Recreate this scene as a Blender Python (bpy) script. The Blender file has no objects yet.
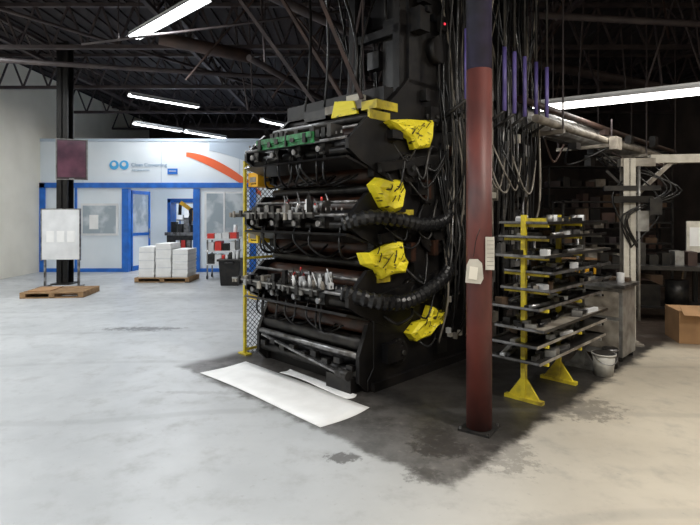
import bpy, bmesh, math, random
from mathutils import Vector, Matrix, Euler
random.seed(7)
R=random.uniform
scn=bpy.context.scene
scn.view_settings.view_transform='Standard'
COL=scn.collection

# ---------------------------------------------------------------- materials
def mk(name,c1,rough=.5,metal=0.,c2=None,scale=6.,lo=.35,hi=.65,bump=0.,emit=None,spec=.5,detail=4,stretch=None):
    m=bpy.data.materials.new(name); m.use_nodes=True
    nt=m.node_tree; N=nt.nodes; L=nt.links
    b=N['Principled BSDF']
    b.inputs['Base Color'].default_value=(*c1,1); b.inputs['Roughness'].default_value=rough
    b.inputs['Metallic'].default_value=metal; b.inputs['Specular IOR Level'].default_value=spec
    if c2 or bump:
        tc=N.new('ShaderNodeTexCoord'); no=N.new('ShaderNodeTexNoise')
        no.inputs['Scale'].default_value=scale; no.inputs['Detail'].default_value=detail
        if stretch:
            mp=N.new('ShaderNodeMapping'); mp.inputs['Scale'].default_value=stretch
            L.new(tc.outputs['Object'],mp.inputs[0]); L.new(mp.outputs[0],no.inputs['Vector'])
        else: L.new(tc.outputs['Object'],no.inputs['Vector'])
        if c2:
            r=N.new('ShaderNodeValToRGB'); r.color_ramp.elements[0].position=lo; r.color_ramp.elements[1].position=hi
            r.color_ramp.elements[0].color=(*c1,1); r.color_ramp.elements[1].color=(*c2,1)
            L.new(no.outputs['Fac'],r.inputs['Fac']); L.new(r.outputs['Color'],b.inputs['Base Color'])
        if bump:
            bp=N.new('ShaderNodeBump'); bp.inputs['Strength'].default_value=bump; bp.inputs['Distance'].default_value=.02
            L.new(no.outputs['Fac'],bp.inputs['Height']); L.new(bp.outputs['Normal'],b.inputs['Normal'])
    if emit:
        b.inputs['Emission Color'].default_value=(*emit[0],1); b.inputs['Emission Strength'].default_value=emit[1]
    return m
BLK=mk('black_machine_paint',(.004,.004,.005),.45,.0,(.013,.011,.010),5,bump=.15,spec=.3)
BLK2=mk('oily_black',(.003,.003,.004),.35,.0,(.016,.014,.012),12,spec=.4)
DGREY=mk('dark_grey_steel',(.018,.018,.019),.4,.4,(.05,.046,.042),9)
STEEL=mk('worn_steel',(.34,.34,.35),.32,.8,(.10,.095,.09),10)
BRIGHT=mk('bright_steel',(.65,.65,.65),.22,.8,(.4,.39,.38),8)
ROLL=mk('rubber_roller',(.007,.007,.009),.3,0,(.025,.025,.028),14)
RUST=mk('brown_roller',(.055,.020,.010),.4,0,(.018,.009,.006),9)
YEL=mk('yellow_paint_grimy',(.95,.80,.03),.5,0,(.05,.035,.008),5.5,.585,.66,bump=.5,stretch=(1,2.2,5),detail=6)
YEL2=mk('yellow_rack_paint',(.66,.53,.03),.5,0,(.22,.16,.03),9,.45,.75)
ORG=mk('amber_box',(.88,.46,.02),.5,0,(.4,.17,.01),7,.5,.8)
AMB=mk('amber_yellow_box',(.88,.60,.03),.5,0,(.5,.28,.02),7,.5,.8)
GRN=mk('green_rail',(.03,.26,.08),.5,0,(.015,.06,.025),18)
RED=mk('red_primer',(.155,.036,.027),.5,0,(.065,.02,.018),4,bump=.1,stretch=(1,1,.5))
NAVY=mk('dark_violet_paint',(.028,.022,.058),.5,0,(.010,.009,.02),5)
VIO=mk('violet_conduit',(.20,.16,.48),.4,0,(.09,.07,.24),3)  # violet of reflected light streaks, put into the pipe colour
WHT=mk('white_paint',(.76,.77,.78),.5,0,(.64,.65,.66),3)
PAPER=mk('paper_white',(.88,.88,.87),.7,0,(.80,.80,.79),5)
CARDW=mk('aged_card',(.60,.57,.50),.7,0,(.46,.43,.37),9)
CREAM=mk('cream_wall',(.82,.78,.68),.8,0,(.76,.72,.62),1.5)
CRP=mk('cream_steel',(.34,.31,.26),.6,0,(.13,.11,.09),6)
BLUE=mk('blue_frame_paint',(.015,.16,.62),.4,0,(.01,.11,.45),5)
LBLUE=mk('light_blue',(.06,.38,.72),.4)
SWO=mk('orange_red_vinyl',(.80,.13,.04),.45)
PANEL=mk('cleanroom_panel',(.76,.81,.86),.4,0,(.68,.75,.81),.8)
PANELU=mk('upper_panel_grey_blue',(.46,.54,.64),.45)
GLASS=mk('window_glass_grey',(.34,.40,.45),.12,0,(.58,.63,.67),2.2,.45,.6)
TVB=mk('tv_bezel',(.05,.035,.04),.25)
TVS=mk('tv_screen',(.055,.028,.045),.12,0,(.15,.06,.09),2)
WOOD=mk('pallet_wood',(.36,.22,.11),.8,0,(.22,.13,.06),8)
CARD=mk('cardboard',(.40,.23,.11),.8,0,(.30,.17,.08),4)
DCARD=mk('dusty_carton',(.12,.07,.04),.8,0,(.06,.04,.025),4)
DARKW=mk('dark_wall',(.04,.029,.025),.85,0,(.08,.06,.05),1.2)
CEIL=mk('ceiling_deck',(.010,.007,.009),.9,0,(.025,.018,.020),1.5)
TRUSS=mk('truss_steel',(.026,.018,.021),.6,.1,(.065,.048,.046),3)
PVC=mk('flex_duct_black',(.010,.010,.011),.3)
GALV=mk('galvanised',(.38,.38,.37),.4,.6,(.17,.16,.15),7)
REDP=mk('red_plastic',(.65,.04,.03),.4)
BUCK=mk('bucket_plastic',(.55,.54,.50),.45,0,(.35,.34,.32),6)
LAMP=mk('tube_light',(1,1,1),.5,emit=((.95,.97,1),9))
LAMPW=mk('tube_light_warm',(1,1,1),.5,emit=((1,.98,.93),6))
LED=mk('red_led',(.6,.02,.03),.5,emit=((1,.05,.08),1.2))
BROWN=mk('brown_duct',(.075,.040,.030),.6,0,(.035,.021,.018),4)

# ---------------------------------------------------------------- builder
def catmull(P,n=8):
    P=[Vector(p) for p in P]; out=[]
    for i in range(len(P)-1):
        p0=P[max(i-1,0)];p1=P[i];p2=P[i+1];p3=P[min(i+2,len(P)-1)]
        for k in range(n):
            t=k/n
            out.append(.5*((2*p1)+(p2-p0)*t+(2*p0-5*p1+4*p2-p3)*t*t+(3*p1-p0-3*p2+p3)*t**3))
    out.append(P[-1]); return out
class B:
    def __init__(s): s.bm=bmesh.new(); s.mats=[]
    def mi(s,m):
        if m not in s.mats: s.mats.append(m)
        return s.mats.index(m)
    def _set(s,vs,m,smooth=False):
        i=s.mi(m)
        for f in {f for v in vs for f in v.link_faces}:
            f.material_index=i; f.smooth=smooth
    def box(s,c,d,m,rot=None):
        M=Matrix.Translation(c)
        if rot: M=M@Euler(rot).to_matrix().to_4x4()
        M=M@Matrix.Diagonal((d[0],d[1],d[2],1))
        s._set(bmesh.ops.create_cube(s.bm,size=1,matrix=M)['verts'],m)
    def b2(s,a,b,m):
        s.box([(a[i]+b[i])/2 for i in range(3)],[abs(b[i]-a[i]) for i in range(3)],m)
    def cyl(s,p1,p2,r,m,seg=14,r2=None):
        p1=Vector(p1);p2=Vector(p2);d=p2-p1
        q=d.to_track_quat('Z','Y').to_matrix().to_4x4()
        vs=bmesh.ops.create_cone(s.bm,cap_ends=True,segments=seg,radius1=r,radius2=r if r2 is None else r2,depth=d.length,matrix=Matrix.Translation((p1+p2)/2)@q)['verts']
        i=s.mi(m)
        for f in {f for v in vs for f in v.link_faces}:
            f.material_index=i; f.smooth=(len(f.verts)==4 and seg>6)
    def bar(s,p1,p2,w,h,m):
        p1=Vector(p1);p2=Vector(p2);d=p2-p1
        q=d.to_track_quat('X','Z').to_matrix().to_4x4()
        s._set(bmesh.ops.create_cube(s.bm,size=1,matrix=Matrix.Translation((p1+p2)/2)@q@Matrix.Diagonal((d.length,w,h,1)))['verts'],m)
    def prism(s,pts,ext,m):
        ext=Vector(ext); a=[s.bm.verts.new(Vector(p)) for p in pts]; b=[s.bm.verts.new(Vector(p)+ext) for p in pts]
        n=len(pts); fs=[s.bm.faces.new(a),s.bm.faces.new(list(reversed(b)))]
        for i in range(n): fs.append(s.bm.faces.new([a[(i+1)%n],a[i],b[i],b[(i+1)%n]]))
        k=s.mi(m)
        for f in fs: f.material_index=k
    def tube(s,path,r,m,seg=7,smooth=True,n=6,ring=None):
        P=catmull(path,n) if n else [Vector(p) for p in path]
        rings=[];k=s.mi(m); pv=None
        for i,p in enumerate(P):
            t=(P[min(i+1,len(P)-1)]-P[max(i-1,0)]).normalized()
            if pv is None:
                a=t.cross(Vector((0,0,1)));
                if a.length<.05: a=t.cross(Vector((1,0,0)))
            else:
                a=pv-t*pv.dot(t)
            a.normalize(); pv=a; b=t.cross(a)
            rr=r*(ring(i) if ring else 1)
            rings.append([s.bm.verts.new(p+(a*math.cos(2*math.pi*j/seg)+b*math.sin(2*math.pi*j/seg))*rr) for j in range(seg)])
        for i in range(len(rings)-1):
            for j in range(seg):
                f=s.bm.faces.new([rings[i][j],rings[i][(j+1)%seg],rings[i+1][(j+1)%seg],rings[i+1][j]])
                f.material_index=k;f.smooth=smooth
        for rg in (rings[0],rings[-1]):
            f=s.bm.faces.new(rg);f.material_index=k
    def out(s,name,loc=(0,0,0),rz=0,parent=None,bevel=0):
        bmesh.ops.recalc_face_normals(s.bm,faces=s.bm.faces[:])
        me=bpy.data.meshes.new(name); s.bm.to_mesh(me); s.bm.free()
        for m in s.mats: me.materials.append(m)
        o=bpy.data.objects.new(name,me); COL.objects.link(o)
        if parent: o.parent=parent
        o.location=loc; o.rotation_euler=(0,0,rz)
        if bevel:
            bv=o.modifiers.new('bevel','BEVEL'); bv.width=bevel; bv.segments=2; bv.limit_method='ANGLE'; bv.angle_limit=.7
        return o
def empty(name,loc=(0,0,0),rz=0):
    o=bpy.data.objects.new(name,None); COL.objects.link(o); o.location=loc;o.rotation_euler=(0,0,rz); o.empty_display_size=.2
    return o
RZ=-math.pi/4

# ---------------------------------------------------------------- floor
def floor_mat():
    m=bpy.data.materials.new('polished_concrete'); m.use_nodes=True
    nt=m.node_tree;N=nt.nodes;L=nt.links;b=N['Principled BSDF']
    geo=N.new('ShaderNodeNewGeometry')
    def noise(sc,det=5,rough=.55):
        n=N.new('ShaderNodeTexNoise');n.inputs['Scale'].default_value=sc;n.inputs['Detail'].default_value=det;n.inputs['Roughness'].default_value=rough
        L.new(geo.outputs['Position'],n.inputs['Vector']);return n.outputs['Fac']
    def mth(op,a,b2=None,c=None):
        n=N.new('ShaderNodeMath');n.operation=op
        for i,v in enumerate((a,b2,c)):
            if v is None: continue
            if isinstance(v,(int,float)): n.inputs[i].default_value=v
            else: L.new(v,n.inputs[i])
        return n.outputs[0]
    def rng(v,a,b2,lo=0,hi=1):
        n=N.new('ShaderNodeMapRange');n.interpolation_type='SMOOTHSTEP';L.new(v,n.inputs[0])
        for i,x in enumerate((a,b2,lo,hi)): n.inputs[i+1].default_value=x
        return n.outputs[0]
    def mix(f,a,c):
        n=N.new('ShaderNodeMix');n.data_type='RGBA'
        L.new(f,n.inputs[0])
        for i,v in ((6,a),(7,c)):
            if isinstance(v,tuple): n.inputs[i].default_value=(*v,1)
            else: L.new(v,n.inputs[i])
        return n.outputs[2]
    sep=N.new('ShaderNodeSeparateXYZ');L.new(geo.outputs['Position'],sep.inputs[0])
    X,Y=sep.outputs[0],sep.outputs[1]
    n1=noise(.9);n2=noise(4,8,.65);n3=noise(22,3)
    cool=mix(rng(n1,.3,.7),(.50,.515,.525),(.41,.425,.435))
    warm=mix(rng(n1,.3,.7),(.58,.52,.42),(.47,.42,.34))
    base=mix(rng(mth('ADD',X,mth('MULTIPLY',Y,-.25)),-1.2,1.2),cool,warm)
    base=mix(rng(n2,.48,.8,0,.45),base,(.22,.21,.20))
    base=mix(rng(n3,.62,.8,0,.4),base,(.24,.23,.22))
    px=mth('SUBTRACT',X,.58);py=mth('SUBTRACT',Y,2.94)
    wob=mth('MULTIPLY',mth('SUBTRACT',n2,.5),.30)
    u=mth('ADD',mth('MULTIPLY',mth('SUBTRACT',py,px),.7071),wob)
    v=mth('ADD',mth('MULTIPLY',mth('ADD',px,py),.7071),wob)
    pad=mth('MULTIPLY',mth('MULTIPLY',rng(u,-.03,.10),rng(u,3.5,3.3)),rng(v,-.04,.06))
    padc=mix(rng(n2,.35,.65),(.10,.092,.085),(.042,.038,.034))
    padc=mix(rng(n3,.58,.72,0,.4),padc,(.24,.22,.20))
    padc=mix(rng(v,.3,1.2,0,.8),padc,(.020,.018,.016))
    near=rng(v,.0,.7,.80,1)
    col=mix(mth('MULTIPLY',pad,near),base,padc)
    far=mth('MULTIPLY',rng(X,1.2,2.2),rng(Y,5.9,6.5))  # dark floor at right rear, with the shadow of the clutter painted in
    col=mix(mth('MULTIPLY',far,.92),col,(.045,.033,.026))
    for (cx,cy,rx,ry,a) in ((.62,3.5,.22,.20,.8),(.45,3.12,.12,.12,.5),(-.06,3.34,.13,.08,.7),(-2.9,7.1,.62,.14,.7),(-1.25,4.55,.5,.05,.2),(1.05,3.4,.2,.3,.4),(1.9,4.2,.35,.3,.5)):
        dx=mth('DIVIDE',mth('SUBTRACT',X,cx),rx);dy=mth('DIVIDE',mth('SUBTRACT',Y,cy),ry)
        d=mth('ADD',mth('ADD',mth('MULTIPLY',dx,dx),mth('MULTIPLY',dy,dy)),mth('MULTIPLY',mth('SUBTRACT',noise(11,8,.75),.5),7))
        col=mix(rng(d,1.1,.3,0,a),col,(.045,.04,.037))
    wv=N.new('ShaderNodeTexWave');wv.wave_type='RINGS';wv.inputs['Scale'].default_value=.22;wv.inputs['Distortion'].default_value=3;wv.inputs['Detail'].default_value=1
    mp=N.new('ShaderNodeMapping');mp.inputs['Location'].default_value=(5,1,0);L.new(geo.outputs['Position'],mp.inputs[0]);L.new(mp.outputs[0],wv.inputs[0])
    col=mix(rng(wv.outputs['Fac'],.98,1,0,.16),col,(.12,.12,.12))
    L.new(col,b.inputs['Base Color'])
    L.new(rng(n2,.3,.7,.30,.5),b.inputs['Roughness'])
    b.inputs['Specular IOR Level'].default_value=.4
    bp=N.new('ShaderNodeBump');bp.inputs['Strength'].default_value=.08;bp.inputs['Distance'].default_value=.01
    L.new(n2,bp.inputs['Height']);L.new(bp.outputs[0],b.inputs['Normal'])
    return m
b=B(); b.b2((-8.8,-4,-.1),(10,22,0),floor_mat()); b.out('floor')
CH=5.6
b=B(); b.b2((-8.8,-4,CH),(10,22,CH+.1),CEIL)
for i in range(64): b.b2((-8.8+i*.3,-4,CH-.04),(-8.68+i*.3,22,CH+.01),CEIL)
b.out('ceiling')
b=B(); b.b2((-8.9,-4,0),(-8.7,22,CH),CREAM); b.out('wall_left')
b=B(); b.b2((-8.7,-4.1,0),(10,-4,CH),CREAM); b.out('wall_front')
b=B(); b.b2((-8.7,21.9,0),(10,22,CH),DARKW); b.out('wall_back')
b=B(); b.b2((9.9,-4,0),(10,22,CH),DARKW); b.out('wall_right')

# ---------------------------------------------------------------- cleanroom partition wall Y=14.2
YB=14.2
b=B()
for (x0,x1,z0,z1) in ((-8.7,-6.3,0,3.66),(-4.3,-1.6,0,3.66),(-6.3,-4.3,2.34,3.66)):
    b.b2((x0,YB,z0),(x1,YB+.12,z1),PANEL)
b.b2((-1.72,YB+.12,0),(-1.6,19,3.66),PANEL); b.b2((-8.7,18.9,0),(-1.6,19,3.66),PANEL)
b.b2((-8.7,YB-.02,3.66),(-1.6,19,3.74),PANELU)
for x in (-7.5,-5.3,-3.1): b.b2((x-.006,YB-.004,2.5),(x+.006,YB,3.66),PANELU)
b.out('wall_cleanroom')
b=B()
for x in (-8.64,-6.3,-4.3,-2.72): b.b2((x-.09,YB-.05,0),(x+.09,YB+.14,2.5 if x<-8 or x>-3 else 2.34),BLUE)
b.b2((-8.7,YB-.05,2.36),(-2.6,YB+.13,2.50),BLUE)
b.b2((-8.7,YB-.03,0),(-6.3,YB,.10),BLUE); b.b2((-4.3,YB-.03,0),(-2.6,YB,.10),BLUE)
b.b2((-7.72,YB-.04,.1),(-7.66,YB,2.36),BLUE)
b.out('trim_1')
b=B()
def ribbon(f,w,n=24):
    for i in range(n):
        t0=i/n;t1=(i+1)/n;(x0,z0)=f(t0);(x1,z1)=f(t1)
        b.prism([(x0,YB-.012,z0-w(t0)),(x1,YB-.012,z1-w(t1)),(x1,YB-.012,z1+w(t1)),(x0,YB-.012,z0+w(t0))],(0,.01,0),SWO)
ribbon(lambda t:(-4.6+2.1*t,3.30+.06*math.sin(t*3)-1.12*t**1.25),lambda t:.03+.10*math.sin(math.pi*min(1,t*.8+.1)))
for i in range(14):
    t0=i/14;t1=(i+1)/14
    b.prism([(-3.95+1.3*t0,YB-.01,3.40-.4*t0**1.3),(-3.95+1.3*t1,YB-.01,3.40-.4*t1**1.3),(-3.95+1.3*t1,YB-.01,3.66),(-3.95+1.3*t0,YB-.01,3.66)],(0,.008,0),PANELU)
b.out('wall_graphic_swoosh')
sg=empty('wall_sign',(-6.6,YB-.02,3.0))
b=B()
for dx in (-.02,.26):
    b.cyl((dx,.0,0),(dx,.012,0),.13,LBLUE,24); b.cyl((dx,-.006,.02),(dx,.0,.02),.06,WHT,16)
b.b2((1.48,0,-.26),(1.76,.01,-.10),BLUE); b.b2((1.52,-.004,-.18),(1.72,0,-.16),WHT)
b.out('logo_discs',parent=sg)
def text(s,loc,size,mat,parent,rot=(math.pi/2,0,0)):
    c=bpy.data.curves.new('lettering','FONT');c.body=s;c.size=size;c.extrude=.003
    o=bpy.data.objects.new('lettering',c);COL.objects.link(o);c.materials.append(mat);o.parent=parent;o.location=loc;o.rotation_euler=rot
    return o
SIGN=mk('sign_grey_blue',(.16,.26,.38),.5)
text('Clean Converting',(.46,0,-.04),.14,SIGN,sg); text('PRECISION ROOM',(.48,0,-.17),.06,SIGN,sg)
b=B()
b.b2((-7.55,YB-.03,1.02),(-6.5,YB+.0,1.92),WHT); b.b2((-7.49,YB-.035,1.08),(-6.56,YB-.02,1.86),GLASS)
b.b2((-7.3,YB-.045,1.2),(-7.05,YB-.035,1.6),PAPER)
b.out('window_1')
b=B()
b.b2((-4.08,YB-.03,.95),(-2.95,YB,2.25),WHT); b.b2((-4.02,YB-.035,1.0),(-3.02,YB-.02,2.2),GLASS)
b.b2((-3.55,YB-.045,.95),(-3.5,YB-.02,2.25),WHT)
b.out('window_2')
for i,(hx,ang) in enumerate(((-6.2,1.35),(-4.4,-1.25+math.pi))):
    b=B(); 
    for (a,c) in (((0,0,0),(.06,.04,2.3)),((.8,0,0),(.88,.04,2.3)),((0,0,2.2),(.88,.04,2.3)),((0,0,0),(.88,.04,.14)),((0,0,1.0),(.88,.04,1.08))): b.b2(a,c,BLUE)
    b.b2((.06,.015,.1),(.82,.025,1.02),PANEL); b.b2((.06,.015,1.06),(.82,.025,2.22),GLASS)
    b.cyl((.76,-.05,.9),(.76,-.05,1.2),.015,BRIGHT,8)
    b.out('door_%d'%(i+1),(hx,YB+.16,0),ang)
b=B()
b.b2((-.7,0,0),(.6,.7,.95),DGREY); b.b2((-.75,-.05,.95),(.65,.75,1.05),STEEL)
b.b2((-.72,.1,1.05),(-.62,.6,2.1),BLUE); b.b2((.42,.1,1.05),(.52,.6,2.1),BLUE); b.b2((-.72,.1,2.0),(.52,.6,2.12),BLUE)
b.bar((-.15,.2,1.05),(.1,.2,1.7),.16,.16,DGREY); b.bar((.1,.2,1.7),(-.3,.1,2.0),.14,.12,ORG); b.cyl((.1,.05,1.7),(.1,.35,1.7),.12,DGREY)
b.b2((.12,0,1.4),(.36,.25,1.75),ORG); b.cyl((-.3,.1,2.0),(-.32,.1,1.6),.05,BLK2)
for i in range(5): b.b2((-.55+i*.2,-.04,1.05),(-.4+i*.2,.2,1.05+R(.2,.6)),(BLK2,DGREY,STEEL,BLK2,BLUE)[i])
for i in range(5): b.b2((-.4+i*.17,-.04,.5),(-.28+i*.17,0,.8),(WHT,REDP,STEEL,WHT,BLUE)[i])
b.out('converting_machine',(-5.1,16.0,0))
b=B(); b.b2((-.02,0,0),(1.2,.6,.05),BLUE)
for z in (.05,.75,1.4,2.0): b.b2((0,0,z),(1.2,.5,z+.04),STEEL)
for x in (0,1.16):
    for y in (0,.46): b.b2((x,y,0),(x+.04,y+.04,2.1),BLUE)
for z in (.79,1.44):
    for i in range(5): b.b2((.08+i*.22,.08,z),(.24+i*.22,.4,z+R(.15,.35)),random.choice((WHT,BLUE,CARD,STEEL)))
b.out('storage_shelving',(-6.1,17.6,0))

def pallet(b,x0,y0,w,d,z=0,m=WOOD):
    for i in range(3): b.b2((x0+i*(w-.1)/2,y0,z),(x0+i*(w-.1)/2+.1,y0+d,z+.09),m)
    n=6
    for i in range(n):
        y=y0+i*(d-.1)/(n-1); b.b2((x0,y,z+.09),(x0+w,y+.1,z+.115),m)
    for i in range(3): 
        y=y0+i*(d-.1)/2; b.b2((x0,y,z),(x0+w,y+.1,z+.02),m)
b=B(); pallet(b,-.6,-.35,1.3,.8)
for k,(x,h) in enumerate(((-.52,.72),(-.12,.80),(.28,.66))):
    n=26
    for i in range(n):
        j=R(-.01,.01); b.b2((x+j,-.28+R(-.01,.01),.115+i*h/n),(x+.36+j,.4,.115+(i+.95)*h/n),PAPER if i%7 else WHT)
    b.b2((x+.01,-.27,.115),(x+.35,.39,.115+h*.98),WHT)
b.out('sheet_stack_pallet',(-4.5,12.3,0))
b=B()
for x in (-.35,.35):
    for y in (-.22,.22): b.cyl((x,y,.08),(x,y,1.0),.02,BRIGHT,8); b.cyl((x-.015,y,.05),(x+.015,y,.05),.05,BLK2,12)
for z in (.35,.68,.98): b.b2((-.4,-.26,z),(.4,.26,z+.03),WHT)
for z,ms in ((1.01,(REDP,WHT,WHT,REDP)),(.71,(WHT,REDP,BLK2,WHT)),(.38,(DGREY,WHT,DGREY,BLK2))):
    for i in range(4): b.b2((-.36+i*.19,-.2,z),(-.2+i*.19,.1,z+R(.12,.24)),ms[i])
b.cyl((.28,.1,1.0),(.28,.1,1.35),.05,WHT)
b.out('parts_trolley',(-3.2,12.8,0))
b=B()
b.prism([(-.2,-.2,0),(.2,-.2,0),(.25,-.2,.55),(-.25,-.2,.55)],(0,.42,0),BLK2)
b.b2((-.28,-.24,.55),(.28,.26,.6),DGREY); b.b2((-.1,-.26,.5),(.1,-.2,.54),DGREY)
for i in range(5): b.b2((-.2+i*.08,-.1,.6),(-.14+i*.08,.1,.6+R(.05,.2)),random.choice((REDP,WHT,DGREY)))
b.out('waste_bin',(-2.72,11.6,0),bevel=.01)

# left column with TV and board
b=B()
H=.13
b.b2((-H,-H,0),(H,-H+.03,CH),BLK); b.b2((-H,H-.03,0),(H,H,CH),BLK); b.b2((-.015,-H,0),(.015,H,CH),BLK); b.b2((-.22,-.22,0),(.22,.22,.03),DGREY)
b.out('steel_column',(-6.62,11.75,0))
b=B()
b.box((0,0,0),(.64,.06,.92),TVB); b.box((0,-.035,.01),(.56,.01,.82),TVS); b.box((0,.10,0),(.12,.16,.12),DGREY); b.box((.0,-.033,-.43),(.1,.01,.02),STEEL)
for s in (-1,1): b.box((s*.31,-.033,0),(.012,.012,.92),GALV); b.box((0,-.033,s*.453),(.63,.012,.012),GALV)
b.out('wall_mounted_television',(-6.28,11.42,2.85),.35)
b=B()
b.b2((-.4,-.01,.62),(.4,.02,1.72),WHT); b.b2((-.42,-.02,.6),(-.4,.03,1.74),STEEL); b.b2((.4,-.02,.6),(.42,.03,1.74),STEEL); b.b2((-.42,-.02,1.72),(.42,.03,1.74),STEEL)
for i in range(3): b.b2((-.3+i*.22,-.015,1.0),(-.14+i*.22,-.01,1.25),PAPER)
b.b2((-.38,.03,0),(-.34,.07,1.7),STEEL); b.b2((.34,.03,0),(.38,.07,1.7),STEEL)
b.b2((-.4,-.2,0),(-.32,.25,.04),STEEL); b.b2((.32,-.2,0),(.4,.25,.04),STEEL)
b.out('notice_board',(-6.35,11.1,0),.06)
b=B(); pallet(b,-.6,-.4,1.15,.85); b.b2((-.5,-.3,.115),(-.1,.3,.135),CARD); b.out('wooden_pallet',(-5.75,10.1,0),.12)

# ---------------------------------------------------------------- printing press
O=(.23,4.62,0)
PR=empty('printing_press',O,RZ); PR.scale=(.87,1,1)
def frame_plate(x,name):
    b=B()
    pts=[(0,.0),(1.62,.0),(1.62,2.8),(1.3,2.95),(.5,2.95),(.3,2.75),(.12,2.6),(.12,2.2),(-.02,2.1),(-.02,1.95),(.12,1.9),(.12,1.5),(-.02,1.4),(-.02,1.25),(.12,1.2),(.12,.8),(-.02,.7),(-.02,.2),(-.1,.1),(-.1,0)]
    b.prism([(x,y,z) for y,z in pts],(-.09,0,0),BLK)
    b.out(name,parent=PR,bevel=.008)
frame_plate(0,'near_side_frame'); frame_plate(-1.75,'far_side_frame')
b=B()
b.cyl((-1.78,.88,1.5),(-.08,.88,1.5),.74,RUST,48)
for z in (.15,2.75): 
    b.b2((-1.78,.2,z-.08),(-.08,.34,z+.08),BLK); b.b2((-1.78,1.35,z-.08),(-.08,1.5,z+.08),BLK)
b.b2((-1.8,1.45,.1),(-.08,1.5,2.7),BLK)
for i in range(7): b.cyl((-1.78,.25+.2*i,2.62+.1*math.sin(i)),(-.08,.25+.2*i,2.62+.1*math.sin(i)),.045,ROLL if i%2 else DGREY,12)
b.out('impression_drum_and_beams',parent=PR)
LV=(2.28,1.60,.90)
for k,z in enumerate(LV):
    b=B()
    for x in (-.03,-1.82):
        b.prism([(x,.15,z-.34),(x,.15,z+.2),(x,-.12,z+.2),(x,-.36,z-.02),(x,-.36,z-.1),(x,-.2,z-.2)],(.05,0,0),BLK)
    xs0,xs1=-1.82,-.03
    for (y,dz,r,m) in ((.02,.06,.11,RUST),(-.14,-.04,.085,ROLL),(-.24,-.10,.05,BLK2),(-.06,-.2,.05,RUST),(-.34,.0,.016,STEEL),(.05,.24,.04,DGREY),(-.2,.12,.016,STEEL),(.1,-.30,.08,RUST)):
        b.cyl((xs0,y,z+dz),(xs1,y,z+dz),r,m,18)
    b.prism([(0,-.36,z-.16),(0,-.10,z-.24),(0,-.10,z-.26),(0,-.38,z-.18)],(-1.8,0,0),BLK2)
    L0=(-1.40,-2.02,-1.95)[k]; L1=(-.42,-.42,-.35)[k]
    b.b2((L0,-.42,z+.0),(L1,-.22,z+.022),DGREY)
    b.b2((L0,-.44,z-.025),(L1,-.415,z+.025),GRN if k==0 else DGREY)
    b.b2((L0,-.447,z+.008),(L1,-.44,z+.024),GRN if k==0 else GALV)
    x=L0+.03
    if k==0:
        b.b2((L0,-.46,z+.025),(L1,-.42,z+.075),GRN)
        while x<L1-.05:
            w_=R(.02,.07); b.b2((x,-.465,z-.03+R(0,.04)),(x+w_,-.44,z+R(.03,.1)),random.choice((BLK,BLK2,DGREY))); x+=w_+R(.05,.15)
    else:
        while x<L1-.05:
            w_=R(.02,.06); b.b2((x,-.46,z-.05+R(0,.04)),(x+w_,-.44,z+R(.0,.05)),random.choice((BLK,STEEL,DGREY,GALV,CRP,BLK2))); x+=w_+R(.02,.12)
    for x in (-1.6,-1.2,-.8,-.4):
        b.box((x,-.28,z-.07),(.09,.12,.1),BLK2); b.cyl((x,-.40,z-.08),(x,-.36,z-.08),.028,STEEL,14)
    for i in range(22): b.cyl((-1.74+i*.078,-.34,z+.04),(-1.74+i*.078,-.34,z+.065),.009,STEEL if i%3 else BRIGHT,6)
    if k:
        for i in range(20):
            x=(-.40 if k==1 else -.33)-i*.036+R(-.012,.012); h=R(.05,.17); m=random.choice((WHT,STEEL,BRIGHT,PAPER,WHT,CRP,GALV,BLK2))
            y=R(-.40,-.22)
            if i%3==0: b.box((x,y,z+.022+h/2),(.045,.05,h),m,(0,0,R(-.5,.5)))
            else:
                b.cyl((x,y,z+.022),(x,y,z+.022+h*.75),.02,m,10); b.cyl((x,y,z+.022+h*.75),(x,y,z+.022+h),.012,random.choice((REDP,BLK2,WHT)),8)
            if i%2: b.tube([(x,y,z+.02+h),(x+.03,y-.04,z+.06+h),(x+.08,y-.02,z+.05)],.006,random.choice((STEEL,BLK2,WHT)),5,n=4)
        for i in range(9):
            x=-1.05-i*.09; b.b2((x,-.40+R(0,.06),z+.022),(x+.06,-.3,z+.022+R(.015,.09)),random.choice((DGREY,BLK2,BLK2,CRP,STEEL)))
    else:
        for i in range(12): 
            x=-.3-i*.09; b.b2((x,-.36,z+.022),(x+.06,-.2,z+.04+R(.02,.12)),random.choice((DGREY,BLK2,BLK2,CRP,BLK2)))
    for i in range(9):
        x=R(-1.6,-.1); b.tube([(x,-.3,z-.1),(x+.05,-.36,z-.28+R(-.05,.05)),(x+R(-.2,.2),-.2,z-.4),(x+.15,.0,z-.3)],.011,PVC if i%2 else BLK2,6)
    b.out('print_unit_%d'%(k+1),parent=PR)
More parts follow.
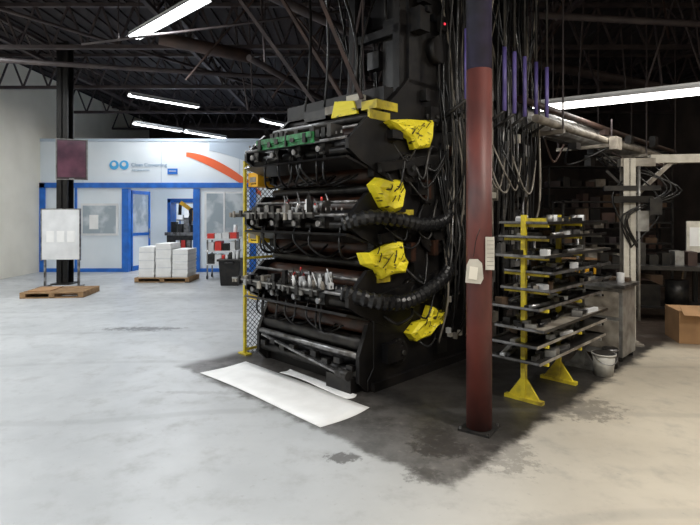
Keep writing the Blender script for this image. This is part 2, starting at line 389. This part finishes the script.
def guard(c,pts,name,nst=7):
    b=B(); pts=[(p[0]*1.05,p[1]*1.05) for p in pts]
    cy=sum(p[0] for p in pts)/len(pts); cz=sum(p[1] for p in pts)/len(pts)
    bm=b.bm; k=b.mi(YEL)
    lay=[(-.05,1.0),(.03,1.0),(.07,.8),(.06,.45)]
    rings=[]
    for (dx,s) in lay:
        rings.append([bm.verts.new((c[0]+dx+R(-.015,.015),c[1]+cy+(p[0]-cy)*s+R(-.008,.008),c[2]+cz+(p[1]-cz)*s+R(-.008,.008))) for p in pts])
    n=len(pts)
    for a in range(len(rings)-1):
        for i in range(n):
            f=bm.faces.new([rings[a][i],rings[a][(i+1)%n],rings[a+1][(i+1)%n],rings[a+1][i]]);f.material_index=k
    for rg in (rings[0],rings[-1]):
        f=bm.faces.new(rg);f.material_index=k
    ys=[p[0] for p in pts];zs_=[p[1] for p in pts]
    for i in range(nst):
        y=cy+R(-.3,.3)*(max(ys)-min(ys));z=cz+R(-.25,.25)*(max(zs_)-min(zs_));l=R(.05,.13);a=R(.5,1.3)
        b.tube([(c[0]+.075,c[1]+y,c[2]+z),(c[0]+.085,c[1]+y+l*.5*math.cos(a),c[2]+z+l*.5*math.sin(a)+.01),(c[0]+.07,c[1]+y+l*math.cos(a),c[2]+z+l*math.sin(a))],R(.003,.006),BLK2,5,n=3)
    b.bar((c[0]-.02,c[1]+cy,c[2]),(c[0]-.14,c[1]+cy+.1,c[2]+.02),.1,.1,BLK2)
    b.out(name,parent=PR)
guard((.07,.46,2.40),[(-.36,.06),(-.1,.11),(.12,.12),(.30,.15),(.30,-.02),(.24,-.12),(.02,-.16),(-.04,-.06),(-.22,.0)],'gear_guard_1')
guard((.07,.06,1.78),[(-.18,.08),(-.08,.15),(.06,.12),(.2,.14),(.26,.05),(.22,-.05),(.20,-.13),(.06,-.15),(-.04,-.11),(-.1,-.03)],'gear_guard_2')
guard((.07,.06,1.19),[(-.32,.08),(-.16,.07),(.02,.13),(.2,.15),(.24,.02),(.31,-.04),(.27,-.13),(.1,-.12),(-.06,-.16),(-.12,-.08),(-.26,-.02)],'gear_guard_3')
guard((.07,.66,.53),[(-.24,-.07),(-.12,.02),(-.02,.03),(.06,.15),(.17,.12),(.2,.05),(.34,.06),(.3,-.03),(.14,-.06),(.06,-.14),(-.16,-.15)],'gear_guard_4')
b=B()
b.b2((.0,-.1,2.47),(.03,.18,2.55),YEL2); b.b2((.02,.1,1.60),(.06,.5,1.65),YEL2); b.b2((.02,.0,.98),(.05,.16,1.06),YEL2)
b.out('guard_brackets',parent=PR)
b=B()
for (y,z,r) in ((.45,2.05,.14),(.9,1.5,.3),(.4,1.45,.10),(.5,.85,.13),(1.2,.7,.12),(1.25,2.2,.15),(.85,2.6,.1),(.3,.3,.12),(1.3,1.3,.09)):
    b.cyl((0,y,z),(.05,y,z),r,BLK2,28); b.cyl((.05,y,z),(.09,y,z),r*.55,BLK,20); b.cyl((.09,y,z),(.12,y,z),r*.2,DGREY,12)
    for i in range(6):
        a=i*math.pi/3; b.cyl((.05,y+math.cos(a)*r*.8,z+math.sin(a)*r*.8),(.065,y+math.cos(a)*r*.8,z+math.sin(a)*r*.8),.012,DGREY,6)
for i in range(30):
    y=R(.15,1.45);z=R(.2,2.8);b.box((.04,y,z),(R(.06,.12),R(.05,.18),R(.06,.2)),random.choice((BLK,BLK2,BLK2,RUST)))
for i in range(20):
    y=R(1.0,1.58);z=R(.3,2.6);b.box((.1,y,z),(.05,R(.02,.05),R(.03,.07)),random.choice((STEEL,PAPER,GALV,DGREY,CRP,CARDW)))
for i in range(3):
    z=(2.15,1.5,.95)[i]; b.bar((.06,.0,z-.12),(.06,.9,z+.03),.05,.09,BLK2)
b.box((.1,1.4,1.0),(.12,.3,.5),BLK); b.box((.165,1.4,1.1),(.01,.1,.06),STEEL)
for i in range(40):
    y=R(.9,1.6);z0=R(.2,1.6);z1=z0+R(.6,1.6)
    b.tube([(.05,y,z0),(.14+R(0,.08),y+R(-.06,.06),(z0+z1)/2),(.1,y+R(-.1,.1),z1),(.04,y+R(-.1,.1),min(z1+.2,2.9))],R(.006,.014),random.choice((PVC,BLK2,DGREY,PVC,STEEL,CRP)),5,n=4)
for i in range(14):
    y=R(.0,.7);z0=R(.3,2.3)
    b.tube([(.05,y,z0),(.14,y+R(.05,.2),z0-R(.05,.2)),(.12,y+R(.2,.4),z0+R(-.1,.2)),(.04,y+R(.3,.5),z0+R(0,.3))],R(.008,.016),random.choice((PVC,BLK2,DGREY)),6,n=4)
b.out('drive_side_fittings',parent=PR)
b=B()
rg=lambda i:1.13 if i%2 else .9
b.tube([(-.05,-.38,1.52),(.10,-.15,1.58),(.17,.2,1.55),(.17,.55,1.5),(.12,.95,1.55),(.06,1.15,1.75)],.062,PVC,14,n=9,ring=rg,smooth=False)
b.tube([(-.1,-.34,.92),(.13,-.12,.84),(.2,.2,.80),(.2,.55,.86),(.15,.95,1.0),(.06,1.1,1.2)],.066,PVC,14,n=10,ring=rg,smooth=False)
b.out('flexible_ducts',parent=PR)
b=B()
b.b2((-1.86,-.06,0),(.05,1.62,.08),BLK)
for (y,z,r,m) in ((.0,.58,.09,RUST),(-.08,.42,.07,DGREY),(-.02,.26,.085,ROLL),(-.17,.33,.03,STEEL),(-.14,.16,.045,DGREY),(.2,.3,.12,RUST)):
    b.cyl((-1.80,y,z),(-.02,y,z),r,m,20)
for x in (-1.82,-.06):
    b.prism([(x,.1,.0),(x,.1,.68),(x,-.08,.62),(x,-.2,.34),(x,-.2,.1),(x,-.1,.0)],(.05,0,0),BLK)
for i in range(9): b.box((-1.65+i*.19,-.2,.22+.04*(i%2)),(.09,.05,.05),random.choice((DGREY,BLK2,BLK2)))
b.b2((-.45,-.25,.0),(-.08,-.08,.14),BLK2); b.cyl((-.30,-.22,.16),(-.1,-.25,.16),.045,DGREY,12)
b.bar((-1.7,-.2,.30),(-.3,-.24,.16),.03,.02,STEEL)
b.out('unwind_section',parent=PR)
b=B()
for z,m in ((2.0,ORG),(1.36,AMB),(.72,AMB)):
    b.b2((-2.12,-.14,z-.08),(-1.90,.16,z+.08),m); b.b2((-2.08,-.145,z-.03),(-1.94,-.14,z+.03),CRP)
    for i in range(4): b.b2((-2.04+.03*i,-.15,z-.055),(-2.03+.03*i,-.14,z-.04),BLK2)
    b.b2((-1.92,-.05,z-.02),(-1.8,.05,z+.02),BLK)
    b.cyl((-1.99,.0,z+.07),(-1.95,.1,z+.25),.015,BLK2,6)
b.out('terminal_boxes',parent=PR,bevel=.005)
b=B()
for (x,y) in ((-.1,.45),(-.1,1.45),(-.8,.45),(-.8,1.45)):
    b.b2((x-.05,y-.05,2.8),(x+.05,y+.05,5.5),BLK)
for z in (3.4,4.1,4.8): 
    b.b2((-.85,.42,z),(-.05,.5,z+.08),BLK); b.b2((-.85,1.4,z),(-.05,1.48,z+.08),BLK); b.b2((-.14,.4,z),(-.06,1.48,z+.08),BLK)
b.bar((-.1,.45,2.9),(-.1,1.4,4.1),.06,.06,BLK); b.bar((-.1,1.4,4.1),(-.1,.45,5.3),.06,.06,BLK)
for p,q,m in (((-.9,.4,2.8),(-2.4,.2,4.7),BROWN),((-.8,.5,2.9),(-2.0,1.6,4.9),TRUSS),((-1.2,.3,2.7),(-2.6,-.6,4.8),TRUSS),((-.3,.1,2.72),(-1.1,-.4,4.8),BROWN)): b.bar(p,q,.04,.04,m)
b.b2((-.85,.05,2.62),(-.25,.45,2.70),CRP); b.prism([(-.72,.03,2.57),(-.3,.03,2.57),(-.36,.03,2.70),(-.66,.03,2.73)],(0,.03,0),YEL); b.b2((-1.3,.1,2.6),(-.9,.45,2.70),BLK2)
b.b2((-.2,.0,2.58),(.02,.3,2.66),YEL2); b.b2((-.55,.1,2.70),(-.35,.3,2.78),CARDW)
b.b2((-.4,.5,2.9),(.0,1.35,3.6),BLK2); b.cyl((.0,.9,3.3),(.12,.9,3.3),.14,BLK,20); b.b2((-.7,.6,3.6),(-.1,1.3,4.4),BLK)
for i in range(34):
    b.box((R(-.9,.12),R(.4,1.5),R(2.9,4.6)),(R(.05,.2),R(.05,.2),R(.05,.25)),random.choice((BLK2,DGREY,BLK,TRUSS,BLK)))
b.b2((.12,.94,3.56),(.13,.96,3.58),LED); b.b2((.05,.9,3.5),(.12,1.0,3.65),BLK2)
b.out('top_superstructure',parent=PR)
b=B()
for i in range(26):
    x=R(-1.5,-.2);y=R(.2,1.3); b.tube([(x,y,2.75),(x+R(-.1,.1),y,3.4),(x+R(-.3,.3),y+R(-.3,.3),4.4),(x+R(-.5,.4),y+R(-.5,.5),5.55)],R(.008,.02),random.choice((PVC,TRUSS,BLK2,DGREY,BLK2)),5,n=4)
b.out('riser_cables',parent=PR)
b=B()
for (x,y) in ((.0,1.8),(.0,2.35),(.0,2.85),(-1.0,1.8),(-1.0,2.85)):
    b.b2((x-.04,y-.04,0),(x+.04,y+.04,4.9),BLK)
for z in (.5,1.1,1.7,2.3,2.9,3.5,4.2,4.85): 
    b.b2((-.03,1.8,z),(.03,2.85,z+.05),BLK); b.b2((-1,2.82,z),(0,2.88,z+.05),BLK)
b.b2((-.9,1.85,.3),(-.2,2.8,4.3),BLK2)
for i in range(14):
    y=1.72+i*.085
    b.cyl((.08+.03*(i%3),y,R(.1,.8)),(.08+.03*(i%3),y,R(2.6,4.4)),R(.010,.024),random.choice((DGREY,STEEL,GALV,CRP,BLK2,CRP,GALV)),8)
for i in range(30):
    b.box((.13,R(1.75,2.85),R(.4,3.0)),(.1,R(.04,.14),R(.05,.2)),random.choice((DGREY,BLK2,GALV,CRP,STEEL,CARDW)))
b.out('dryer_tower',parent=PR)
b=B()
for i in range(44):
    y=R(.95,2.9); x=R(.1,.3); z0=R(.3,2.0)
    b.tube([(x-.1,y+R(-.1,.1),z0),(x,y,z0+R(.3,.6)),(x+R(-.1,.1),y+R(-.1,.1),3.1),(x+R(-.2,.2),y+R(-.2,.2),4.2),(x+R(-.3,.3),y+R(-.3,.3),5.55)],R(.006,.016),random.choice((PVC,BLK2,DGREY,PVC,DGREY,STEEL,CRP)),5,n=5)
for i in range(6):
    b.tube([(.2,1.2+.2*i,2.4),(.35,1.3+.2*i,2.1+R(-.2,.1)),(.3,1.6+.2*i,1.9),(.2,1.9+.2*i,2.3)],.012,random.choice((CRP,PVC)),6)
b.out('cable_bundle',parent=PR)
b=B()  # invented pipes, their violet stretch imitates reflected light streaks
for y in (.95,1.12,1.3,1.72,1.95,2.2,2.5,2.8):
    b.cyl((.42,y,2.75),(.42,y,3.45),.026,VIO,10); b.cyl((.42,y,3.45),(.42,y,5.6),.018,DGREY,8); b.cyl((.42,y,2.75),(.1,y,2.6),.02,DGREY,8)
b.out('violet_reflection_pipes',parent=PR)

b=B()
W,Hh=.5,2.22
for y in (0,W): b.b2((-.015,y-.015,0),(.015,y+.015,Hh),YEL2)
for z in (.05,1.1,Hh-.04): b.b2((-.012,0,z-.012),(.012,W,z+.015),YEL2)
st=.06;n=int((W+Hh)/st)
for i in range(1,n):
    c=i*st
    y0=max(0,c-Hh);z0=c-y0;y1=min(W,c);z1=c-y1
    if y1-y0>.02:
        b.bar((0,y0,z0),(0,y1,z1),.004,.006,DGREY); b.bar((0.004,W-y0,z0),(0.004,W-y1,z1),.004,.006,DGREY)
b.b2((-.08,-.04,0),(.08,.04,.015),YEL2); b.b2((-.08,W-.04,0),(.08,W+.04,.015),YEL2)
b.out('wire_mesh_guard',(-1.21,5.82,0),RZ)

def sheet(name,loc,rz,w,d,amp):
    b=B();nx,ny=16,6;vs=[[None]*(ny+1) for _ in range(nx+1)]
    for i in range(nx+1):
        for j in range(ny+1):
            u,v=i/nx,j/ny
            z=.006+amp*max(0,math.sin(u*5+v*2))*(.4+abs(v-.5))
            vs[i][j]=b.bm.verts.new((u*w-w/2+.03*math.sin(v*3),v*d-d/2+.015*math.sin(u*4),z))
    k=b.mi(PAPER)
    for i in range(nx):
        for j in range(ny):
            f=b.bm.faces.new([vs[i][j],vs[i+1][j],vs[i+1][j+1],vs[i][j+1]]);f.material_index=k;f.smooth=True
    o=b.out(name,loc,rz); s=o.modifiers.new('th','SOLIDIFY');s.thickness=.003
    return o
def loc(x,y): 
    c=.70711; return (O[0]+c*x+c*y, O[1]-c*x+c*y, 0)
sheet('floor_paper_sheet',loc(-.66,-.62),RZ,1.84,.54,.006)
sheet('floor_paper_sheet',loc(-.52,-.265),RZ-.03,1.0,.13,.01)

# ---------------------------------------------------------------- red column
b=B()
b.cyl((0,0,.02),(0,0,2.68),.094,RED,40); b.cyl((0,0,2.68),(0,0,CH),.0935,NAVY,40)
b.b2((-.12,-.12,0),(.12,.12,.015),DGREY)
for sx in (-1,1):
    for sy in (-1,1): b.cyl((sx*.105,sy*.105,.015),(sx*.105,sy*.105,.03),.01,STEEL,6)
b.out('support_column',(.965,3.78,0),-.6)
b=B()
b.tube([(-.02,-.11,1.5),(-.05,-.112,1.42),(-.07,-.12,1.3)],.003,BLK2,5)
b.prism([(-.13,-.125,1.11),(-.02,-.125,1.10),(-.0,-.125,1.14),(-.01,-.125,1.25),(-.04,-.125,1.28),(-.10,-.125,1.28),(-.12,-.125,1.24)],(0,.008,0),CARDW)
b.prism([(-.11,-.131,1.14),(-.05,-.131,1.13),(-.04,-.131,1.22),(-.10,-.131,1.23)],(0,.004,0),CREAM)
b.out('hanging_tag',(.965,3.78,0))
b=B()
b.b2((.02,-.106,1.2),(.085,-.1,1.44),CARDW)
for i in range(7): b.b2((.03,-.108,1.23+i*.03),(.078,-.106,1.234+i*.03),CRP)
b.out('inspection_card',(.965,3.78,0))

# ---------------------------------------------------------------- yellow tray rack (local y = v)
b=B()
for y,m in ((.0,YEL2),(.72,YEL2),(1.32,GALV)):
    b.b2((-.020,y-.020,.03),(.020,y+.020,1.60),m)
    b.b2((-.17,y-.028,.0),(.17,y+.028,.03),m)
    for s in (-1,1): b.prism([(s*.02,y-.01,.03),(s*.14,y-.01,.03),(s*.02,y-.01,.2)],(0,.02,0),m)
b.b2((-.015,.0,.3),(.015,1.32,.34),YEL2); b.b2((-.015,.0,1.53),(.015,1.32,1.57),YEL2)
zs=(.35,.50,.63,.80,.95,1.1,1.24,1.40,1.52)
for i,z in enumerate(zs):
    y0=R(-.16,.0); y1=R(1.34,1.5); dx=R(-.04,.04)
    for y in (.04,.76,1.28): b.b2((-.2,y-.012,z-.025),(.2,y+.012,z),YEL2 if y<1 else GALV)
    m=(DGREY,BLK2,CRP,BLK2)[i%4]
    a=-.22+dx; c=.22+dx
    b.b2((a,y0,z),(c,y1,z+.006),m)
    b.bar((a,y0,z+.012),(a,y1,z+.012),.006,.024,random.choice((STEEL,GALV,CRP,BLK2)))
    b.bar((c,y0,z+.012),(c,y1,z+.012),.006,.024,random.choice((STEEL,DGREY,BLK2,CRP)))
    b.b2((a,y0,z),(c,y0+.008,z+.024),STEEL); b.b2((a,y1-.008,z),(c,y1,z+.024),m)
    for k in range(24):
        x=R(a+.03,c-.05);y=R(y0+.02,y1-.32);l=R(.1,.30)
        q=random.random()
        if q<.45: b.box((x,y+l/2,z+.025),(.04,l,.035),random.choice((STEEL,GALV,BLK2,CRP,WHT,BLK2)),(R(-.06,.06),0,R(-.3,.3)))
        elif q<.7: b.cyl((x,y,z+.03),(x+R(-.06,.06),y+l,z+.035),.018,random.choice((STEEL,ROLL,BRIGHT,BLK2)),10)
        else: b.box((x,y,z+.035),(R(.04,.1),R(.04,.12),R(.03,.08)),random.choice((WHT,GALV,BLK2,DCARD,BLK2,STEEL)),(0,0,R(-.5,.5)))
for i in range(6):
    x=R(-.1,.1); b.cyl((x,.1+i*.2,1.525),(x,.1+i*.2,1.60),.03,random.choice((WHT,STEEL,GALV)),12)
b.out('yellow_tray_rack',(1.50,4.36,0),RZ)

b=B()
b.b2((-.24,-.22,.05),(.24,.22,.80),GALV); b.b2((-.27,-.26,.80),(.27,.26,.84),STEEL); b.b2((-.2,-.226,.12),(.2,-.22,.44),CRP); b.b2((-.2,-.226,.48),(.2,-.22,.76),CRP)
for x in (-.2,.2):
    for y in (-.18,.18): b.cyl((x,y,0),(x,y,.05),.03,BLK2,8)
b.b2((-.05,-.24,.38),(.05,-.226,.4),BLK2); b.b2((-.05,-.24,.70),(.05,-.226,.72),BLK2)
b.b2((-.2,-.1,.84),(.0,.1,.90),BLK2); b.cyl((.15,0,.84),(.15,0,.95),.04,WHT,14); b.b2((-.2,.1,.84),(.2,.22,.88),DCARD)
b.out('tool_cabinet',(2.94,5.8,0),RZ,bevel=.006)
b=B()
b.cyl((0,0,0),(0,0,.22),.085,BUCK,28,.108); b.cyl((0,0,.205),(0,0,.22),.116,BUCK,28); b.cyl((0,0,.216),(0,0,.225),.098,DGREY,24)
b.tube([(-.11,0,.21),(-.09,-.08,.16),(0,-.13,.13),(.09,-.08,.16),(.11,0,.21)],.004,STEEL,5)
b.out('plastic_bucket',(2.54,5.06,0))
b=B()
b.cyl((0,0,0),(0,0,.20),.075,DGREY,24); b.cyl((0,0,.18),(0,0,.2),.08,STEEL,24)
b.out('ink_tin',(2.74,5.32,0))
b=B()
b.b2((-.07,-.07,0),(.07,-.05,2.3),CARDW); b.b2((-.07,.05,0),(.07,.07,2.3),CRP); b.b2((-.01,-.07,0),(.01,.07,2.3),CRP); b.b2((-.14,-.14,0),(.14,.14,.02),CRP)
b.b2((.25,-.05,2.24),(2.4,.05,2.34),CARDW); b.b2((-.3,-.08,1.9),(.35,-.04,1.96),DGREY); b.b2((-.1,-.06,2.2),(.3,.06,2.3),CRP)
b.bar((0,0,1.75),(.5,0,2.25),.05,.05,CRP); b.bar((0,0,1.9),(-.25,0,2.15),.03,.03,DGREY)
b.bar((-.25,-.02,.02),(0,-.05,.9),.03,.04,STEEL)
b.cyl((0.1,-.08,.3),(0.1,-.08,2.2),.018,GALV,8)
b.b2((.07,-.12,1.4),(.2,-.02,1.65),GALV); b.b2((-.2,-.12,1.75),(.25,-.04,1.83),BLK2); b.b2((.2,-.14,1.6),(.34,-.04,1.8),DGREY)
for x in (2.3,): b.cyl((x,0,2.25),(x,0,CH),.02,TRUSS,8)
for i in range(6): b.tube([(R(-.2,.6),0,2.2),(R(-.2,.6),-.05,1.9),(R(-.2,.4),-.1,1.6),(R(0,.1),-.08,1.2)],.010,random.choice((BLK2,PVC,CRP)),6)
b.out('overhead_gantry_post',(3.46,6.3,0),-.15)
b=B()
b.tube([(0,0,0),(0,2,0),(0,4,-.02),(0,7,0)],.15,GALV,20,n=14,ring=lambda i:1.05 if i%4==0 else 1.,smooth=False)
b.tube([(.35,-.2,-.1),(.35,3,-.12),(.35,7,-.1)],.05,CRP,10)
b.tube([(-.3,-.2,-.05),(-.3,3,-.07),(-.3,7,-.05)],.035,DGREY,8)
b.tube([(.2,-.3,.14),(.15,3,.15),(.2,7,.14)],.045,BROWN,8); b.tube([(-.2,-.3,.16),(-.25,3,.15),(-.2,7,.16)],.05,BLK2,8)
for y in (.4,2.2,4,6): 
    b.b2((-.4,y-.03,-.22),(.45,y+.03,-.17),CRP); b.cyl((-.38,y,-.2),(-.38,y,2.75 if y!=2.2 else .3),.012,TRUSS,6); b.cyl((.43,y,-.2),(.43,y,2.75 if y!=2.2 else .2),.012,TRUSS,6)
for i in range(16): b.box((R(-.4,.5),R(0,5),R(-.35,.15)),(.1,R(.1,.3),R(.08,.2)),random.choice((BLK2,DGREY,CRP,BROWN,BLK2)))
for i in range(8): 
    y=R(0,5); b.tube([(R(-.3,.4),y,-.1),(R(-.3,.4),y+.3,-.45),(R(-.3,.4),y+.7,-.15)],.015,random.choice((BLK2,PVC,BROWN)),6)
b.out('overhead_air_duct',(2.1,6.4,2.85),RZ)

def shelfunit(name,locc,rz,w,h,levels,ms):
    b=B()
    for x in (0,w):
        for y in (0,.5): b.b2((x-.02,y-.02,0),(x+.02,y+.02,h),DGREY)
    for i in range(levels):
        z=.15+i*(h-.2)/(levels-1); b.b2((-.02,-.02,z),(w+.02,.52,z+.03),DGREY)
        x=.05
        if i==levels-1: continue
        while x<w-.25:
            ww=R(.08,.3); hh=R(.1,(h-.3)/(levels-1)*.8); b.b2((x,.05,z+.03),(min(x+ww,w-.04),.45,z+.03+hh),random.choice(ms)); x+=ww+R(.02,.12)
    return b.out(name,locc,rz)
dk=(BLK2,DGREY,DCARD,DCARD,BROWN,BLK2,BROWN,TRUSS,BLK2,TRUSS,DCARD,CRP)
shelfunit('storage_shelving',(4.3,10.2,0),0,2.2,1.9,5,dk)
shelfunit('storage_shelving',(7.0,9.6,0),-.2,2.0,2.3,5,dk)
shelfunit('storage_shelving',(2.3,11.5,0),0,1.8,2.4,5,dk)
shelfunit('storage_shelving',(5.2,13.2,0),0,3.2,2.9,6,dk)
b=B()
b.b2((-.8,-.4,.78),(.8,.4,.84),DGREY)
for x in (-.75,.75):
    for y in (-.35,.35): b.b2((x-.03,y-.03,0),(x+.03,y+.03,.78),BLK)
b.b2((-.75,-.35,.2),(.75,.35,.23),BLK)
for i in range(8): b.b2((-.7+i*.17,-.2,.84),(-.58+i*.17,.1,.84+R(.08,.4)),random.choice((BLK2,DGREY,BROWN,BLK2,GALV)))
b.b2((-.5,-.3,.23),(.1,.2,.55),BLK2); b.cyl((.4,0,.23),(.4,0,.6),.16,DGREY)
b.out('workbench',(4.65,7.9,0),-.3)
b=B()
b.b2((-.35,-.25,.0),(.35,.25,.4),CARD); b.box((-.2,-.3,.42),(.28,.2,.006),CARD,(.5,0,0)); b.box((.2,-.3,.42),(.28,.2,.006),CARD,(.5,0,0)); b.b2((-.03,-.254,.0),(.03,-.25,.4),CRP)
b.out('cardboard_box',(4.5,6.45,0),-.25)
b=B(); b.b2((-.3,-.25,0),(.3,.25,.4),DCARD); b.b2((-.25,-.2,.4),(.25,.2,.75),ORG); b.b2((-.3,-.25,.75),(.3,.25,.8),CARD);b.b2((-.04,-.256,0),(.04,-.25,.4),CRP)
b.out('stacked_cartons',(4.25,9.3,0),.1)
b=B()
b.b2((-.14,-.02,1.0),(.14,.02,1.5),CARDW)
for x in (-.13,.13): b.bar((x,0,1.0),(x*1.5,.15,0),.04,.04,STEEL); 
b.b2((-.1,-.026,1.1),(.1,-.02,1.4),PAPER)
b.out('floor_sign_stand',(5.55,8.1,0),-.3)
b=B()
for i in range(4): b.b2((-.35,-.3,.1+i*.3),(.35,.3,.12+i*.3),DGREY)
for x in (-.35,.35):
    for y in (-.3,.3): b.cyl((x,y,0),(x,y,1.3),.02,STEEL,8)
for i in range(3):
    for k in range(4): b.cyl((-.25+k*.16,-.1,.12+i*.3),(-.25+k*.16,-.1,.12+i*.3+R(.1,.2)),.06,random.choice((DGREY,WHT,BROWN,BLK2)),14)
b.out('ink_cart',(3.15,8.1,0),.1)

# ---------------------------------------------------------------- ceiling trusses
def truss(name,p0,p1,zt,zb,step=.6):
    b=B();p0=Vector((*p0,0));p1=Vector((*p1,0));d=p1-p0;n=max(2,int(d.length/step))
    Z=Vector((0,0,1))
    b.bar(p0+Z*zt,p1+Z*zt,.09,.07,TRUSS);b.bar(p0+Z*zb,p1+Z*zb,.09,.07,TRUSS)
    for i in range(n):
        a=p0+d*(i/n);c=p0+d*((i+.5)/n);e=p0+d*((i+1)/n)
        b.bar(a+Z*zb,c+Z*zt,.035,.035,TRUSS);b.bar(c+Z*zt,e+Z*zb,.035,.035,TRUSS)
    b.out(name)
for k in range(5): truss('roof_truss',(-8.7,6.5+k*3),(9.9,6.5+k*3),CH-.06,CH-.85)
for k in range(5): truss('roof_truss',(-7+k*3.6,4),(-7+k*3.6,21.8),CH-.07,CH-.45,.8)
b=B()
for (p,q,r,m) in (((-8.6,9,4.5),(2,11.5,4.5),.05,TRUSS),((-7,6,4.9),(-1,14,4.7),.03,TRUSS),((-3.4,9.0,4.75),(-1.9,9.6,4.6),.12,BROWN),((-1,6.2,4.3),(3.5,12,4.3),.06,TRUSS),((2,7,4.4),(9.5,8,4.4),.05,TRUSS),((1.6,6.5,4.0),(4.5,13,4.0),.09,BROWN),((-4.4,8.3,4.4),(.0,7.4,4.6),.02,TRUSS),((-1.8,9,4.4),(-.4,12,4.2),.06,TRUSS),((1.8,9,4.6),(8,12,4.5),.10,TRUSS)):
    b.cyl(p,q,r,m,12)
    for t in (.15,.85):
        c=Vector(p).lerp(Vector(q),t); b.cyl(c,(c.x,c.y,CH),.01,TRUSS,6)
for i in range(44):
    x=R(-3,6);y=R(7.5,12); b.cyl((x,y,CH),(x+R(-1.2,1.2),y+R(-.8,.8),R(3.6,4.6)),.018,random.choice((TRUSS,TRUSS,BROWN,TRUSS)),6)
b.out('ceiling_pipework')

# ---------------------------------------------------------------- lamps
PW=.72
def lamp(p,q,z,power,col=(.95,.98,1),w=.12,mat=None,hang=True,name='fluorescent_light'):
    p=Vector((p[0],p[1],z));q=Vector((q[0],q[1],z));d=q-p
    rz=math.atan2(d.y,d.x);L=d.length
    e=empty(name,(p+q)/2,rz)
    b=B();m=mat or LAMP
    b.b2((-L/2,-w*.6,.02),(L/2,w*.6,.06),WHT)
    b.prism([(-L/2,-w*.6,.03),(-L/2,-w*1.0,-.03),(-L/2,-w*.95,-.035),(-L/2,-w*.55,.02)],(L,0,0),WHT)
    b.prism([(-L/2,w*.6,.03),(-L/2,w*1.0,-.03),(-L/2,w*.95,-.035),(-L/2,w*.55,.02)],(L,0,0),WHT)
    for y in (-w*.4,w*.4): b.cyl((-L/2+.02,y,-.01),(L/2-.02,y,-.01),w*.24,m,10)
    if hang:
        for x in (-L*.4,L*.4): b.cyl((x,0,.06),(x,0,CH-z),.008,TRUSS,6)
    b.out('fixture',parent=e)
    if power:
        ld=bpy.data.lights.new('lamp_light','AREA');ld.shape='RECTANGLE';ld.size=L;ld.size_y=w*1.6;ld.energy=power*PW;ld.color=col
        o=bpy.data.objects.new('lamp_light',ld);COL.objects.link(o);o.parent=e;o.location=(0,0,-.05-w*.2)
lamp((-3.65,8.5),(-2.0,6.95),4.6,130)
lamp((-5.5,12.6),(-4.2,14.0),4.6,110)
lamp((-6.1,14.3),(-5.2,15.6),4.2,20); lamp((-5.1,15.7),(-4.2,17.0),4.2,20)
lamp((-2.6,14.9),(-1.3,16.8),4.4,20)
lamp((-4.0,18.2),(-3.1,18.4),4.2,10)
lamp((2.85,7.95),(5.6,6.25),3.30,45,(1,.96,.88),.25,LAMPW)
lamp((-6.6,6.2),(-4.8,4.6),4.6,170)  # unseen lamp above the view, added to brighten the white partition
lamp((-7.6,9.6),(-7.4,7.4),4.9,190)  # second unseen lamp, added for the partition face and left side
lamp((-4.0,3.0),(-2.2,1.2),4.6,175)  # added lamp out of view, brightens the left floor
lamp((-1.2,.2),(.6,-1.6),4.6,140,(.98,.98,.97))  # added lamp behind the camera, fills the foreground
lamp((2.0,2.4),(3.8,.8),4.6,235,(1,.94,.84))  # unseen warm lamp, added to light the floor on the right
lamp((4.8,4.6),(6.4,3.0),4.6,115,(1,.94,.84))  # another unseen lamp, added for warm light on the right
lamp((9.3,10.5),(9.3,8.7),5.0,70,(1,.8,.6))  # warm lamp added outside the view to brighten the dark right bay
lamp((-6.2,16.2),(-4.0,16.2),3.5,150,hang=False)
lamp((-3.9,17.5),(-2.2,17.5),3.5,60,hang=False)

w=bpy.data.worlds.new('w');scn.world=w;w.use_nodes=True
w.node_tree.nodes['Background'].inputs[0].default_value=(.5,.5,.65,1);w.node_tree.nodes['Background'].inputs[1].default_value=.05

cam=bpy.data.cameras.new('camera');co=bpy.data.objects.new('camera',cam);COL.objects.link(co)
co.location=(0,0,1.6);co.rotation_euler=(math.pi/2,0,0);cam.lens=26;cam.sensor_width=36;cam.shift_y=-.068;cam.clip_end=100
scn.camera=co
